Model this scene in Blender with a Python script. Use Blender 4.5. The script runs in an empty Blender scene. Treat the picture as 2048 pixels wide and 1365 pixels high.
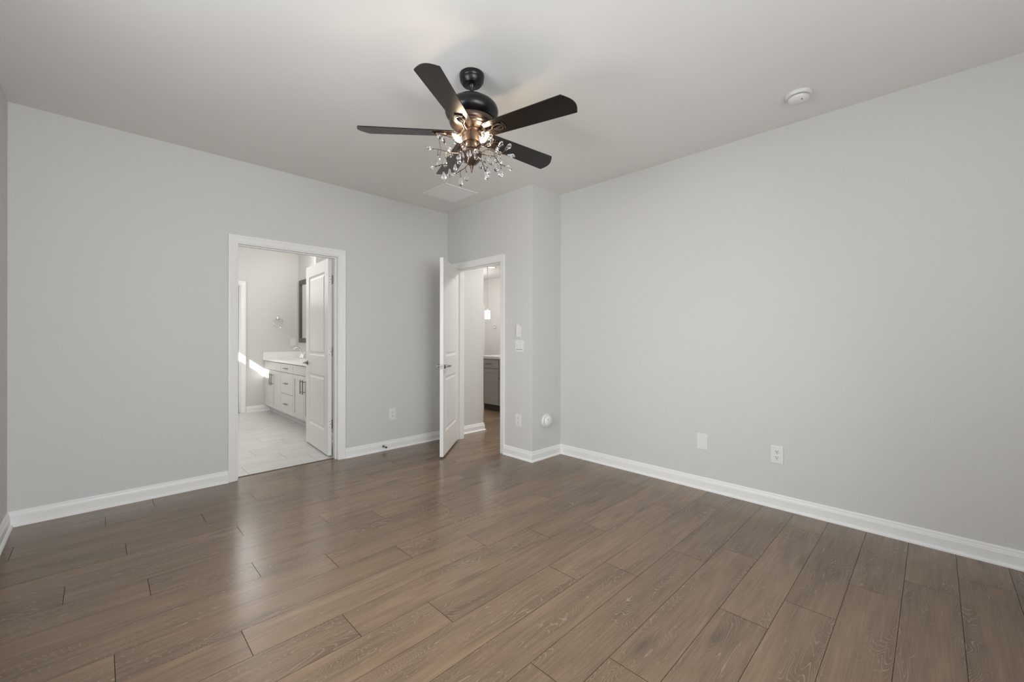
import bpy, bmesh, math, random
from mathutils import Vector, Matrix

# ------------------------------------------------------------------ scene, camera, light
S = bpy.context.scene
COL = S.collection
W_PX, H_PX = 2048.0, 1365.0
F_PX, YAW, CAM_H, CY = 834.04, 0.7911, 1.2301, 674.82
cam_d = bpy.data.cameras.new('camera')
cam = bpy.data.objects.new('camera', cam_d); COL.objects.link(cam)
cam_d.sensor_fit = 'HORIZONTAL'; cam_d.sensor_width = 36.0
cam_d.lens = F_PX / W_PX * 36.0
cam_d.shift_y = -(H_PX / 2 - CY) / W_PX
cam_d.clip_start = 0.02
cam.location = (0, 0, CAM_H)
cam.rotation_mode = 'XYZ'
fwd = Vector((math.cos(YAW), math.sin(YAW), 0)); rgt = Vector((math.sin(YAW), -math.cos(YAW), 0)); up = Vector((0, 0, 1))
cam.matrix_world = Matrix.Translation((0, 0, CAM_H)) @ Matrix((rgt, up, -fwd)).transposed().to_4x4() @ Matrix.Rotation(0.0013, 4, 'Z')
S.camera = cam

S.view_settings.view_transform = 'Standard'
S.view_settings.look = 'None'
S.view_settings.gamma = 1.0
S.view_settings.use_curve_mapping = False
S.view_settings.exposure = 0.0
S.cycles.use_denoising = True
S.cycles.max_bounces = 14
S.cycles.diffuse_bounces = 7
S.cycles.transmission_bounces = 10
S.cycles.transparent_max_bounces = 12
S.cycles.sample_clamp_indirect = 6.0
S.cycles.caustics_refractive = False
S.cycles.caustics_reflective = False

wd = bpy.data.worlds.new('sky'); S.world = wd; wd.use_nodes = True
wd.node_tree.nodes['Background'].inputs[0].default_value = (0.80, 0.88, 1.0, 1)
wd.node_tree.nodes['Background'].inputs[1].default_value = 1.0

# room measures (metres)
HC = 2.743                   # ceiling
XL, YF = -0.423, 4.192       # left wall, far wall (with the bathroom doorway)
XE, YR, XW = 3.032, 2.786, 3.480   # entry wall (with the bedroom door), short return wall, right wall
YN = -1.25                   # wall behind the camera
TH = 0.115                   # partition thickness
BYF, BXR, BXL = 7.85, 2.48, 0.20   # bathroom far, right, left walls
CLX, CLY = 1.95, 5.52        # closet block inside the bathroom
KX, KY = 7.24, 9.6           # kitchen far wall, kitchen end wall
HX = 3.612                    # end of the hall wall

def area(name, loc, target, sx, sy, power, color, spread=180):
    d = bpy.data.lights.new(name, 'AREA'); d.shape = 'RECTANGLE'; d.size = sx; d.size_y = sy
    d.energy = power; d.color = color; d.spread = math.radians(spread)
    o = bpy.data.objects.new(name, d); COL.objects.link(o); o.location = loc
    o.rotation_euler = (Vector(target) - Vector(loc)).to_track_quat('-Z', 'Y').to_euler()
    return o

DAY = (0.955, 0.985, 1.01)
# daylight entering the bedroom windows (behind and beside the camera): sky; plus upward fill lamps added to brighten the ceiling
area('near_window_sky', (0.30, YN - 0.03, 1.45), (0.30, 3.0, 0.3), 0.9, 1.7, 50, DAY, 130)
area('near_window_fill', (0.30, YN - 0.02, 1.45), (0.30, 1.5, HC + 1), 0.9, 1.7, 3, DAY)
area('near_window_fill', (1.30, YN - 0.02, 1.45), (1.30, 1.5, HC + 1), 0.9, 1.7, 27, DAY)
area('left_window_sky', (XL - 0.03, 1.70, 1.45), (3.5, 1.50, 0.3), 0.9, 1.7, 24, DAY, 120)
area('left_window_fill', (XL - 0.02, 1.70, 1.45), (2.5, 1.70, HC + 1), 0.9, 1.7, 15, DAY)
# bathroom vanity lamp; unseen fills added to light the bathroom, hall and kitchen
area('bathroom_ceiling_fill', (1.10, 6.0, HC - 0.03), (1.10, 6.0, 0), 0.9, 1.6, 5, (1.0, 0.98, 0.955))
area('bathroom_window_light', (BXL + 0.02, 6.9, 1.35), (BXR, 6.9, 1.35), 1.2, 1.5, 14, (1.0, 0.985, 0.965))
area('doorway_floor_fill', (0.95, 7.2, 2.30), (1.30, 3.6, 0.0), 1.6, 1.1, 5, (1.0, 0.985, 0.965), 75)  # added fill hung in mid-air to brighten the bedroom floor by the doorway
def point(name, loc, power, color, r):
    d = bpy.data.lights.new(name, 'POINT'); d.energy = power; d.color = color; d.shadow_soft_size = r
    o = bpy.data.objects.new(name, d); COL.objects.link(o); o.location = loc; return o
point('bathroom_vanity_lamp', (2.30, 6.62, 2.40), 19, (1.0, 0.965, 0.925), 0.07)
area('hall_ceiling_fill', (4.6, 3.6, HC - 0.03), (4.6, 3.6, 0), 0.4, 0.4, 48, (1.0, 0.97, 0.94))
point('kitchen_fill', (5.7, 7.7, 2.15), 62, (1.0, 0.96, 0.93), 0.25)  # added point fill, hung low so the kitchen ceiling brightens too
# low sun that enters the bathroom through its small high window
sp = bpy.data.lights.new('bathroom_sun', 'SPOT'); sp.energy = 30000; sp.spot_size = math.radians(14); sp.spot_blend = 0.0
sp.shadow_soft_size = 0.03; sp.color = (1.0, 0.97, 0.92)
so = bpy.data.objects.new('bathroom_sun', sp); COL.objects.link(so)
SUN = Vector((1.0, 0.31, -0.76))
so.location = Vector((1.75, 7.85, 0.88)) - SUN * 7.0
so.rotation_euler = SUN.to_track_quat('-Z', 'Y').to_euler()

# ------------------------------------------------------------------ materials
def mat(name, color=(0.8, 0.8, 0.8), rough=0.5, metal=0.0, spec=0.5, emit=None, estr=0.0, coat=0.0):
    m = bpy.data.materials.new(name); m.use_nodes = True
    b = m.node_tree.nodes['Principled BSDF']
    b.inputs['Base Color'].default_value = (*color, 1); b.inputs['Roughness'].default_value = rough
    b.inputs['Metallic'].default_value = metal; b.inputs['Specular IOR Level'].default_value = spec
    b.inputs['Coat Weight'].default_value = coat
    if emit: b.inputs['Emission Color'].default_value = (*emit, 1); b.inputs['Emission Strength'].default_value = estr
    return m

def nd(m, t, **kw):
    n = m.node_tree.nodes.new(t)
    for k, v in kw.items(): setattr(n, k, v)
    return n
def lk(m, a, b): m.node_tree.links.new(a, b)

def paint(name, color, rough=0.55, bump=0.015, scale=260.0, spec=0.35):
    m = mat(name, color, rough, spec=spec)
    b = m.node_tree.nodes['Principled BSDF']
    tc = nd(m, 'ShaderNodeTexCoord'); n = nd(m, 'ShaderNodeTexNoise'); n.inputs['Scale'].default_value = scale; n.inputs['Detail'].default_value = 2
    bp = nd(m, 'ShaderNodeBump'); bp.inputs['Strength'].default_value = bump; bp.inputs['Distance'].default_value = 0.002
    lk(m, tc.outputs['Object'], n.inputs['Vector']); lk(m, n.outputs['Fac'], bp.inputs['Height']); lk(m, bp.outputs['Normal'], b.inputs['Normal'])
    return m

M = {}
M['wall'] = paint('wall_paint', (0.600, 0.594, 0.577), 0.6)
M['ceiling'] = paint('ceiling_paint', (0.755, 0.745, 0.725), 0.8)
M['trim'] = paint('white_trim_paint', (0.78, 0.775, 0.76), 0.35, 0.004, 60)
M['door'] = paint('white_door_paint', (0.75, 0.745, 0.73), 0.32, 0.004, 60)
M['plastic'] = mat('white_plastic', (0.72, 0.715, 0.70), 0.3)
M['slot'] = mat('dark_slot', (0.03, 0.03, 0.03), 0.6)
M['nickel'] = mat('satin_nickel', (0.25, 0.238, 0.222), 0.30, 1.0)
M['chrome'] = mat('chrome', (0.80, 0.80, 0.80), 0.08, 1.0)
M['hinge'] = mat('hinge_steel', (0.80, 0.79, 0.76), 0.45, 0.1)
M['black'] = mat('satin_black_metal', (0.006, 0.006, 0.006), 0.30, 0.0, 0.4)
M['bronze'] = mat('bronze_metal', (0.11, 0.080, 0.064), 0.30, 0.8)
M['twig'] = mat('dark_twig_metal', (0.09, 0.065, 0.05), 0.4, 0.8)
M['vanity'] = paint('vanity_paint', (0.60, 0.59, 0.575), 0.4, 0.003, 60)
M['grey'] = paint('grey_cabinet_paint', (0.43, 0.412, 0.395), 0.42, 0.003, 60)
M['quartz'] = mat('white_quartz', (0.80, 0.79, 0.775), 0.2)
M['frame'] = mat('charcoal_frame', (0.085, 0.078, 0.07), 0.5)
M['mirror'] = mat('mirror_silver', (0.9, 0.9, 0.9), 0.02, 1.0)
M['dark'] = mat('closet_shade_dark', (0.10, 0.095, 0.09), 0.8)  # dark colour stands in for the shade inside the closet
M['bulb'] = mat('lit_bulb', (1, 0.9, 0.75), 0.4, emit=(1.0, 0.75, 0.50), estr=150.0)
M['shade'] = mat('lit_shade', (1, 1, 1), 0.4, emit=(1.0, 0.96, 0.9), estr=4.0)
M['lamp'] = mat('lit_downlight', (1, 1, 1), 0.4, emit=(1.0, 0.96, 0.9), estr=6.0)
M['outside'] = mat('siding', (0.5, 0.5, 0.5), 0.8)

def blade_mat():
    m = mat('espresso_blade', (0.02, 0.015, 0.012), 0.27, spec=0.35)
    b = m.node_tree.nodes['Principled BSDF']
    tc = nd(m, 'ShaderNodeTexCoord'); mp = nd(m, 'ShaderNodeMapping'); mp.inputs['Scale'].default_value = (2.5, 40, 10)
    n = nd(m, 'ShaderNodeTexNoise'); n.inputs['Scale'].default_value = 3.0; n.inputs['Detail'].default_value = 4
    r = nd(m, 'ShaderNodeValToRGB'); r.color_ramp.elements[0].color = (0.007, 0.005, 0.004, 1); r.color_ramp.elements[1].color = (0.016, 0.011, 0.008, 1)
    lk(m, tc.outputs['Object'], mp.inputs['Vector']); lk(m, mp.outputs['Vector'], n.inputs['Vector']); lk(m, n.outputs['Fac'], r.inputs['Fac']); lk(m, r.outputs['Color'], b.inputs['Base Color'])
    return m
M['blade'] = blade_mat()

def glass_mat(name, rough=0.0, ior=1.5):
    m = bpy.data.materials.new(name); m.use_nodes = True
    b = m.node_tree.nodes['Principled BSDF']
    b.inputs['Base Color'].default_value = (1, 1, 1, 1); b.inputs['Roughness'].default_value = rough
    b.inputs['IOR'].default_value = ior; b.inputs['Transmission Weight'].default_value = 1.0
    return m
M['crystal'] = glass_mat('clear_crystal', 0.0, 1.52)

def pane_mat():
    m = bpy.data.materials.new('window_glass'); m.use_nodes = True
    nt = m.node_tree; nt.nodes.clear()
    o = nd(m, 'ShaderNodeOutputMaterial'); t = nd(m, 'ShaderNodeBsdfTransparent'); g = nd(m, 'ShaderNodeBsdfGlossy'); x = nd(m, 'ShaderNodeMixShader')
    g.inputs['Roughness'].default_value = 0.02; x.inputs[0].default_value = 0.06
    lk(m, t.outputs[0], x.inputs[1]); lk(m, g.outputs[0], x.inputs[2]); lk(m, x.outputs[0], o.inputs['Surface'])
    return m
M['pane'] = pane_mat()

def lvp_mat():
    m = mat('oak_plank', (0.2, 0.15, 0.12), 0.4, spec=0.55)
    b = m.node_tree.nodes['Principled BSDF']
    at = nd(m, 'ShaderNodeAttribute', attribute_name='plank'); tc = nd(m, 'ShaderNodeTexCoord')
    off = nd(m, 'ShaderNodeVectorMath', operation='MULTIPLY_ADD')      # every plank looks up its own patch of grain
    lk(m, at.outputs['Color'], off.inputs[0]); off.inputs[1].default_value = (37.0, 53.0, 11.0); lk(m, tc.outputs['Object'], off.inputs[2])
    def noise(sc, scale, det, dist=0.0):
        mp = nd(m, 'ShaderNodeMapping'); mp.inputs['Scale'].default_value = sc
        n = nd(m, 'ShaderNodeTexNoise'); n.inputs['Scale'].default_value = scale; n.inputs['Detail'].default_value = det; n.inputs['Distortion'].default_value = dist
        lk(m, off.outputs[0], mp.inputs['Vector']); lk(m, mp.outputs['Vector'], n.inputs['Vector']); return n.outputs['Fac']
    broad = noise((0.9, 5.0, 1), 1.5, 2, 0.4)
    mid = noise((3.0, 34, 1), 1.6, 3)
    fine = noise((2.6, 230, 1), 1.6, 3)
    # knots: sparse cells, stretched along the plank
    mpv = nd(m, 'ShaderNodeMapping'); mpv.inputs['Scale'].default_value = (1.25, 5.2, 1); lk(m, off.outputs[0], mpv.inputs['Vector'])
    vo = nd(m, 'ShaderNodeTexVoronoi'); vo.inputs['Scale'].default_value = 1.0; vo.inputs['Randomness'].default_value = 0.9; lk(m, mpv.outputs['Vector'], vo.inputs['Vector'])
    kr = nd(m, 'ShaderNodeMapRange'); kr.inputs['From Min'].default_value = 0.02; kr.inputs['From Max'].default_value = 0.16; kr.inputs['To Min'].default_value = 1.0; kr.inputs['To Max'].default_value = 0.0
    lk(m, vo.outputs['Distance'], kr.inputs['Value'])
    # cathedral grain: contour lines of a stretched noise pulled round the knots
    field = noise((1.3, 7.5, 1), 1.1, 2.5, 0.5)
    fs = nd(m, 'ShaderNodeMath', operation='MULTIPLY'); lk(m, vo.outputs['Distance'], fs.inputs[0]); fs.inputs[1].default_value = 0.42
    fa = nd(m, 'ShaderNodeMath', operation='ADD'); lk(m, field, fa.inputs[0]); lk(m, fs.outputs[0], fa.inputs[1])
    ml = nd(m, 'ShaderNodeMath', operation='MULTIPLY'); lk(m, fa.outputs[0], ml.inputs[0]); ml.inputs[1].default_value = 46.0
    fr = nd(m, 'ShaderNodeMath', operation='FRACT'); lk(m, ml.outputs[0], fr.inputs[0])
    rg = nd(m, 'ShaderNodeValToRGB'); e = rg.color_ramp.elements
    e[0].position = 0.0; e[0].color = (1, 1, 1, 1); e[1].position = 0.24; e[1].color = (0, 0, 0, 1)
    lk(m, fr.outputs[0], rg.inputs['Fac'])
    mk = nd(m, 'ShaderNodeMapRange'); lk(m, broad, mk.inputs['Value']); mk.inputs['From Min'].default_value = 0.56; mk.inputs['From Max'].default_value = 0.42
    brk = nd(m, 'ShaderNodeMapRange'); lk(m, mid, brk.inputs['Value']); brk.inputs['From Min'].default_value = 0.30; brk.inputs['From Max'].default_value = 0.55
    gl0 = nd(m, 'ShaderNodeMath', operation='MULTIPLY'); lk(m, rg.outputs['Color'], gl0.inputs[0]); lk(m, mk.outputs[0], gl0.inputs[1])
    gl = nd(m, 'ShaderNodeMath', operation='MULTIPLY'); lk(m, gl0.outputs[0], gl.inputs[0]); lk(m, brk.outputs[0], gl.inputs[1])
    # colour
    r1 = nd(m, 'ShaderNodeValToRGB'); e = r1.color_ramp.elements
    e[0].position = 0.34; e[0].color = (0.138, 0.093, 0.059, 1); e[1].position = 0.66; e[1].color = (0.204, 0.138, 0.089, 1)
    lk(m, broad, r1.inputs['Fac'])
    sx = nd(m, 'ShaderNodeSeparateColor'); lk(m, at.outputs['Color'], sx.inputs[0])
    pv = nd(m, 'ShaderNodeMapRange'); lk(m, sx.outputs['Red'], pv.inputs['Value']); pv.inputs['To Min'].default_value = 0.90; pv.inputs['To Max'].default_value = 1.10
    fv = nd(m, 'ShaderNodeMapRange'); lk(m, fine, fv.inputs['Value']); fv.inputs['From Min'].default_value = 0.3; fv.inputs['From Max'].default_value = 0.7; fv.inputs['To Min'].default_value = 0.86; fv.inputs['To Max'].default_value = 1.14
    fm = nd(m, 'ShaderNodeMapRange'); lk(m, mid, fm.inputs['Value']); fm.inputs['From Min'].default_value = 0.3; fm.inputs['From Max'].default_value = 0.7; fm.inputs['To Min'].default_value = 0.91; fm.inputs['To Max'].default_value = 1.09
    mm = nd(m, 'ShaderNodeMath', operation='MULTIPLY'); lk(m, pv.outputs[0], mm.inputs[0]); lk(m, fv.outputs[0], mm.inputs[1])
    mm2 = nd(m, 'ShaderNodeMath', operation='MULTIPLY'); lk(m, mm.outputs[0], mm2.inputs[0]); lk(m, fm.outputs[0], mm2.inputs[1])
    vm = nd(m, 'ShaderNodeVectorMath', operation='SCALE'); lk(m, r1.outputs['Color'], vm.inputs[0]); lk(m, mm2.outputs[0], vm.inputs['Scale'])
    mx = nd(m, 'ShaderNodeMix', data_type='RGBA'); mg = nd(m, 'ShaderNodeMath', operation='MULTIPLY'); lk(m, gl.outputs[0], mg.inputs[0]); mg.inputs[1].default_value = 0.55
    lk(m, mg.outputs[0], mx.inputs['Factor']); lk(m, vm.outputs[0], mx.inputs['A']); mx.inputs['B'].default_value = (0.40, 0.325, 0.25, 1)
    mk2 = nd(m, 'ShaderNodeMix', data_type='RGBA'); mg2 = nd(m, 'ShaderNodeMath', operation='MULTIPLY'); lk(m, kr.outputs[0], mg2.inputs[0]); mg2.inputs[1].default_value = 0.62
    lk(m, mg2.outputs[0], mk2.inputs['Factor']); lk(m, mx.outputs['Result'], mk2.inputs['A']); mk2.inputs['B'].default_value = (0.062, 0.047, 0.036, 1)
    lk(m, mk2.outputs['Result'], b.inputs['Base Color'])
    rr = nd(m, 'ShaderNodeMapRange'); lk(m, fine, rr.inputs['Value']); rr.inputs['To Min'].default_value = 0.17; rr.inputs['To Max'].default_value = 0.26
    lk(m, rr.outputs[0], b.inputs['Roughness'])
    bp = nd(m, 'ShaderNodeBump'); bp.inputs['Strength'].default_value = 0.05; bp.inputs['Distance'].default_value = 0.001
    lk(m, fine, bp.inputs['Height']); lk(m, bp.outputs['Normal'], b.inputs['Normal'])
    return m
M['lvp'] = lvp_mat()
M['gap'] = mat('plank_groove', (0.030, 0.022, 0.016), 0.9, spec=0.1)

def tile_mat():
    m = mat('pale_tile', (0.6, 0.59, 0.57), 0.3, spec=0.5)
    b = m.node_tree.nodes['Principled BSDF']
    at = nd(m, 'ShaderNodeAttribute', attribute_name='plank'); tc = nd(m, 'ShaderNodeTexCoord')
    off = nd(m, 'ShaderNodeVectorMath', operation='MULTIPLY_ADD'); lk(m, at.outputs['Color'], off.inputs[0]); off.inputs[1].default_value = (19, 23, 7); lk(m, tc.outputs['Object'], off.inputs[2])
    mp = nd(m, 'ShaderNodeMapping'); mp.inputs['Scale'].default_value = (1.5, 9, 1); n = nd(m, 'ShaderNodeTexNoise'); n.inputs['Scale'].default_value = 2.0; n.inputs['Detail'].default_value = 4
    lk(m, off.outputs[0], mp.inputs['Vector']); lk(m, mp.outputs['Vector'], n.inputs['Vector'])
    r = nd(m, 'ShaderNodeValToRGB'); r.color_ramp.elements[0].position = 0.3; r.color_ramp.elements[0].color = (0.53, 0.525, 0.51, 1); r.color_ramp.elements[1].position = 0.7; r.color_ramp.elements[1].color = (0.64, 0.635, 0.62, 1)
    lk(m, n.outputs['Fac'], r.inputs['Fac']); lk(m, r.outputs['Color'], b.inputs['Base Color'])
    return m
M['tile'] = tile_mat()
M['grout'] = mat('tile_grout', (0.30, 0.295, 0.28), 0.8)

# ------------------------------------------------------------------ mesh helpers
def NB(): return bmesh.new()
def link(name, bm, m, parent=None, smooth=False, loc=None):
    me = bpy.data.meshes.new(name)
    bmesh.ops.recalc_face_normals(bm, faces=bm.faces[:])
    bm.to_mesh(me); bm.free()
    for x in (m if isinstance(m, (list, tuple)) else [m]): me.materials.append(x)
    if smooth:
        for p in me.polygons: p.use_smooth = True
        try: me.set_sharp_from_angle(angle=math.radians(38))
        except Exception: pass
    o = bpy.data.objects.new(name, me); COL.objects.link(o)
    if parent is not None: o.parent = parent
    if loc is not None: o.location = loc
    return o
def box(bm, lo, hi, bev=0.0, mi=0):
    lo, hi = Vector(lo), Vector(hi)
    vs = [bm.verts.new((x, y, z)) for x in (lo.x, hi.x) for y in (lo.y, hi.y) for z in (lo.z, hi.z)]
    fs = [bm.faces.new([vs[i] for i in q]) for q in ((0,1,3,2),(4,6,7,5),(0,4,5,1),(2,3,7,6),(0,2,6,4),(1,5,7,3))]
    for f in fs: f.material_index = mi
    if bev > 0:
        es = list({e for f in fs for e in f.edges})
        bmesh.ops.bevel(bm, geom=es, offset=bev, segments=2, affect='EDGES', profile=0.7)
    return vs
def lathe(bm, prof, n=40, mtx=Matrix.Identity(4)):
    rings = []
    for r, z in prof:
        if r < 1e-6: rings.append([bm.verts.new(mtx @ Vector((0, 0, z)))])
        else: rings.append([bm.verts.new(mtx @ Vector((r*math.cos(2*math.pi*k/n), r*math.sin(2*math.pi*k/n), z))) for k in range(n)])
    for a, b in zip(rings[:-1], rings[1:]):
        if len(a) == 1 and len(b) == 1: continue
        for k in range(n):
            k2 = (k+1) % n
            if len(a) == 1: bm.faces.new((a[0], b[k], b[k2]))
            elif len(b) == 1: bm.faces.new((a[k], a[k2], b[0]))
            else: bm.faces.new((a[k], a[k2], b[k2], b[k]))
    for ring, flip in ((rings[0], 1), (rings[-1], 0)):
        if len(ring) > 1: bm.faces.new(ring[::-1] if flip else ring)
def tube(bm, pts, r, n=8, closed=False, flat=1.0):
    pts = [Vector(p) for p in pts]; N = len(pts); rad = r if isinstance(r, (list, tuple)) else [r]*N
    rings = []; prev = None
    for i, p in enumerate(pts):
        a = pts[(i-1) % N] if (closed or i > 0) else p; b = pts[(i+1) % N] if (closed or i < N-1) else p
        t = (b-a).normalized()
        if prev is None: u = t.orthogonal().normalized()
        else: u = (prev - t*prev.dot(t)).normalized()
        prev = u; v = t.cross(u)
        rings.append([bm.verts.new(p + u*rad[i]*math.cos(2*math.pi*k/n) + v*rad[i]*flat*math.sin(2*math.pi*k/n)) for k in range(n)])
    for i in range(N if closed else N-1):
        a, b = rings[i], rings[(i+1) % N]
        for k in range(n): bm.faces.new((a[k], a[(k+1) % n], b[(k+1) % n], b[k]))
    if not closed: bm.faces.new(rings[0][::-1]); bm.faces.new(rings[-1])
def cyl(bm, a, b, r, n=16): tube(bm, [a, b], r, n)
def sweep(bm, path, prof, O=(0,0,0), e1=(1,0,0), e2=(0,1,0), side=1):
    """profile (offset to one side of the path, height along the normal) carried along a 2-D path with mitred corners"""
    O, e1, e2 = Vector(O), Vector(e1), Vector(e2); nn = e1.cross(e2)
    P = [Vector(p) for p in path]; rings = []
    for i, p in enumerate(P):
        d1 = (P[i]-P[i-1]).normalized() if i > 0 else None; d2 = (P[i+1]-P[i]).normalized() if i < len(P)-1 else None
        n1 = Vector((-d1.y, d1.x)) if d1 is not None else None; n2 = Vector((-d2.y, d2.x)) if d2 is not None else None
        if n1 is None: mv = n2
        elif n2 is None: mv = n1
        else:
            mv = n1 + n2; mv = mv / (mv.dot(n1))
        ring = []
        for u, h in prof:
            q = p + mv*(u*side); ring.append(bm.verts.new(O + e1*q.x + e2*q.y + nn*h))
        rings.append(ring)
    n = len(prof)
    for a, b in zip(rings[:-1], rings[1:]):
        for k in range(n): bm.faces.new((a[k], a[(k+1) % n], b[(k+1) % n], b[k]))
    bm.faces.new(rings[0][::-1]); bm.faces.new(rings[-1])
def empty(name, loc=(0,0,0), rz=0.0, parent=None):
    o = bpy.data.objects.new(name, None); COL.objects.link(o); o.empty_display_size = 0.1
    o.location = loc; o.rotation_euler = (0, 0, rz)
    if parent is not None: o.parent = parent
    return o
def tag(o, label=None, cat=None, group=None, kind=None):
    if label: o['label'] = label
    if cat: o['category'] = cat
    if group: o['group'] = group
    if kind: o['kind'] = kind
    return o
def copy_tree(o, parent=None):
    c = o.copy(); COL.objects.link(c)
    if parent is not None: c.parent = parent
    for ch in [x for x in bpy.data.objects if x.parent == o]: copy_tree(ch, c)
    return c
def struct(name, bm, m, label=None, smooth=False):
    o = link(name, bm, m, None, smooth); return tag(o, label, None, None, 'structure')
def cat_struct(o, cat): o['category'] = cat; return o

# ------------------------------------------------------------------ floors
def boarded(name, x0, x1, y0, y1, ybase, w, L, joint, gap, mats, rect_ok, seed, zt=0.0, mitre=None):
    rnd = random.Random(seed); bm = NB(); col = bm.loops.layers.float_color.new('plank')
    k0 = math.floor((y0-ybase)/w); k1 = math.ceil((y1-ybase)/w)
    for k in range(k0, k1+1):
        ya, yb = max(ybase+k*w, y0), min(ybase+(k+1)*w, y1)
        if yb - ya < 0.004: continue
        j = joint(k); i0 = math.floor((x0-j)/L)
        xx = j + i0*L
        while xx < x1:
            xa, xb = max(xx, x0), min(xx+L, x1); c = (rnd.random(), rnd.random(), rnd.random(), 1); xx += L
            if xb - xa < 0.004: continue
            g, gy = gap[0]/2, gap[1]/2
            for (cx0, cx1, cy0, cy1) in rect_ok(xa, xb, ya, yb):
                f = bm.faces.new([bm.verts.new(p) for p in ((cx0+(g if cx0 == xa else 0), cy0+(gy if cy0 == ya else 0), zt), (cx1-(g if cx1 == xb else 0), cy0+(gy if cy0 == ya else 0), zt), (cx1-(g if cx1 == xb else 0), cy1-(gy if cy1 == yb else 0), zt), (cx0+(g if cx0 == xa else 0), cy1-(gy if cy1 == yb else 0), zt))])
                for lp in f.loops: lp[col] = c
    return bm
JT = {-1:3.127,0:2.9,1:2.666,2:2.28,3:2.004,4:1.392,5:1.159,6:1.965,7:1.718,8:1.084,9:.765,10:.422,11:.041,12:.909,13:.589,14:.174,15:-.12,16:.634,17:.11,18:.502,19:-.356,20:.028,21:.284}
def jlvp(k):
    if k in JT: return JT[k]
    return random.Random(k*7+3).random()*1.197
def clipper(rects):
    def f(xa, xb, ya, yb):
        out = []
        for (rx0, rx1, ry0, ry1) in rects:
            a, b, c, d = max(xa, rx0), min(xb, rx1), max(ya, ry0), min(yb, ry1)
            if b-a > 0.003 and d-c > 0.003: out.append((a, b, c, d))
        return out
    return f
TY = YF + 0.085   # seam between plank and tile inside the bathroom doorway
lv_rects = [(XL-0.05, XE+0.057, YN-0.05, TY), (XE+0.057, KX+0.05, YN-0.05, YF+0.05), (HX-0.0, KX+0.05, YF+0.05, KY+0.05)]
bm = boarded('floor', XL-0.05, KX+0.05, YN-0.05, KY+0.05, 0.008-0.0965, 0.193, 1.197, jlvp, (0.0023, 0.0017), None, clipper(lv_rects), 5)
for (a, b, c, d) in lv_rects:
    n0 = len(bm.faces); box(bm, (a, c, -0.12), (b, d, -0.0012), 0, 1)
struct('floor', bm, [M['lvp'], M['gap']], 'greige oak plank floor of the empty bedroom, running into the hall')
def jtile(k): return 0.95 + 0.3967*k
t_rects = [(BXL-0.05, BXR+0.05, TY, BYF+0.02)]
bm = boarded('floor_bathroom', BXL-0.05, BXR+0.05, TY, BYF+0.02, 4.443-0.15, 0.304, 0.595, jtile, (0.003, 0.0018), None, clipper(t_rects), 9)
box(bm, (BXL-0.05, TY, -0.12), (BXR+0.05, BYF+0.02, -0.0012), 0, 1)
struct('floor_bathroom', bm, [M['tile'], M['grout']], 'pale grey rectangular tile floor in the bathroom')
bm = NB(); box(bm, (0.842, TY-0.012, -0.002), (1.69, TY+0.006, 0.004), 0.0015)
struct('trim_threshold', bm, mat('threshold_brown', (0.10, 0.065, 0.045), 0.5), 'thin brown edge strip under the bathroom doorway')

# ------------------------------------------------------------------ ceiling and walls
bm = NB(); box(bm, (XL-0.2, YN-0.2, HC), (KX+0.2, KY+0.2, HC+0.15))
struct('ceiling', bm, M['ceiling'], 'flat off-white ceiling')

def wall(name, boxes, label, m=None, bevel_edge=None):
    bm = NB()
    for lo, hi in boxes: box(bm, lo, hi)
    if bevel_edge:
        x, y = bevel_edge
        es = [e for e in bm.edges if all(abs(v.co.x-x) < 1e-4 and abs(v.co.y-y) < 1e-4 for v in e.verts)]
        bmesh.ops.bevel(bm, geom=es, offset=0.003, segments=2, affect='EDGES', profile=0.5)
    return struct(name, bm, m or M['wall'], label)
def wall_x(x0, x1, ya, yb, openings):      # wall slab normal to X, openings (y0, y1, z0, z1)
    out = []; y = ya
    for (a, b, z0, z1) in sorted(openings):
        out.append(((x0, y, 0), (x1, a, HC)))
        if z0 > 0: out.append(((x0, a, 0), (x1, b, z0)))
        if z1 < HC: out.append(((x0, a, z1), (x1, b, HC)))
        y = b
    out.append(((x0, y, 0), (x1, yb, HC))); return out
def wall_y(y0, y1, xa, xb, openings):
    return [((l[1], l[0], l[2]), (h[1], h[0], h[2])) for l, h in wall_x(y0, y1, xa, xb, openings)]

BD = (0.842, 1.695, 2.030)     # bathroom doorway x0, x1, head
ED = (3.244, 4.012, 2.035)     # bedroom doorway y0, y1, head
J = 0.018                      # jamb board thickness
WN = (-0.20, 1.80, 0.55, 2.35)  # near window x0,x1,z0,z1
WL = (1.20, 2.20, 0.55, 2.35)  # left window y0,y1,z0,z1
BW = (7.09, 7.60, 1.942, 2.150)  # bathroom window y0,y1,z0,z1
CD = (0.80, 1.612, 2.06)       # closet doorway in the bathroom far wall
wall('wall_far', wall_y(YF, YF+TH, XL-0.15, XE+TH, [(BD[0]-J, BD[1]+J, 0, BD[2]+J)]), 'light grey wall with the bathroom doorway')
wall('wall_left', wall_x(XL-0.15, XL, YN-0.15, YF, [WL]), 'light grey wall seen as a sliver at the picture edge')
wall('wall_near', wall_y(YN-0.15, YN, XL, XW, [WN]), 'light grey wall behind the camera')
wall('wall_right', [((XW, YN-0.15, 0), (XW+TH, YR+TH, HC))], 'long plain light grey wall with two low plates')
wall('wall_return', [((XE, YR, 0), (XW, YR+TH, HC))], 'short light grey return wall beside the bedroom door', None, (XE, YR))
wall('wall_entry', wall_x(XE, XE+TH, YR+TH, YF, [(ED[0]-J, ED[1]+J, 0, ED[2]+J)]), 'light grey wall with the open bedroom door')
wall('wall_hall', [((XE+TH, YF, 0), (HX, YF+TH, HC)), ((HX-TH, YF+TH, 0), (HX, KY, HC))], 'light grey hall wall beyond the bedroom door')
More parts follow.
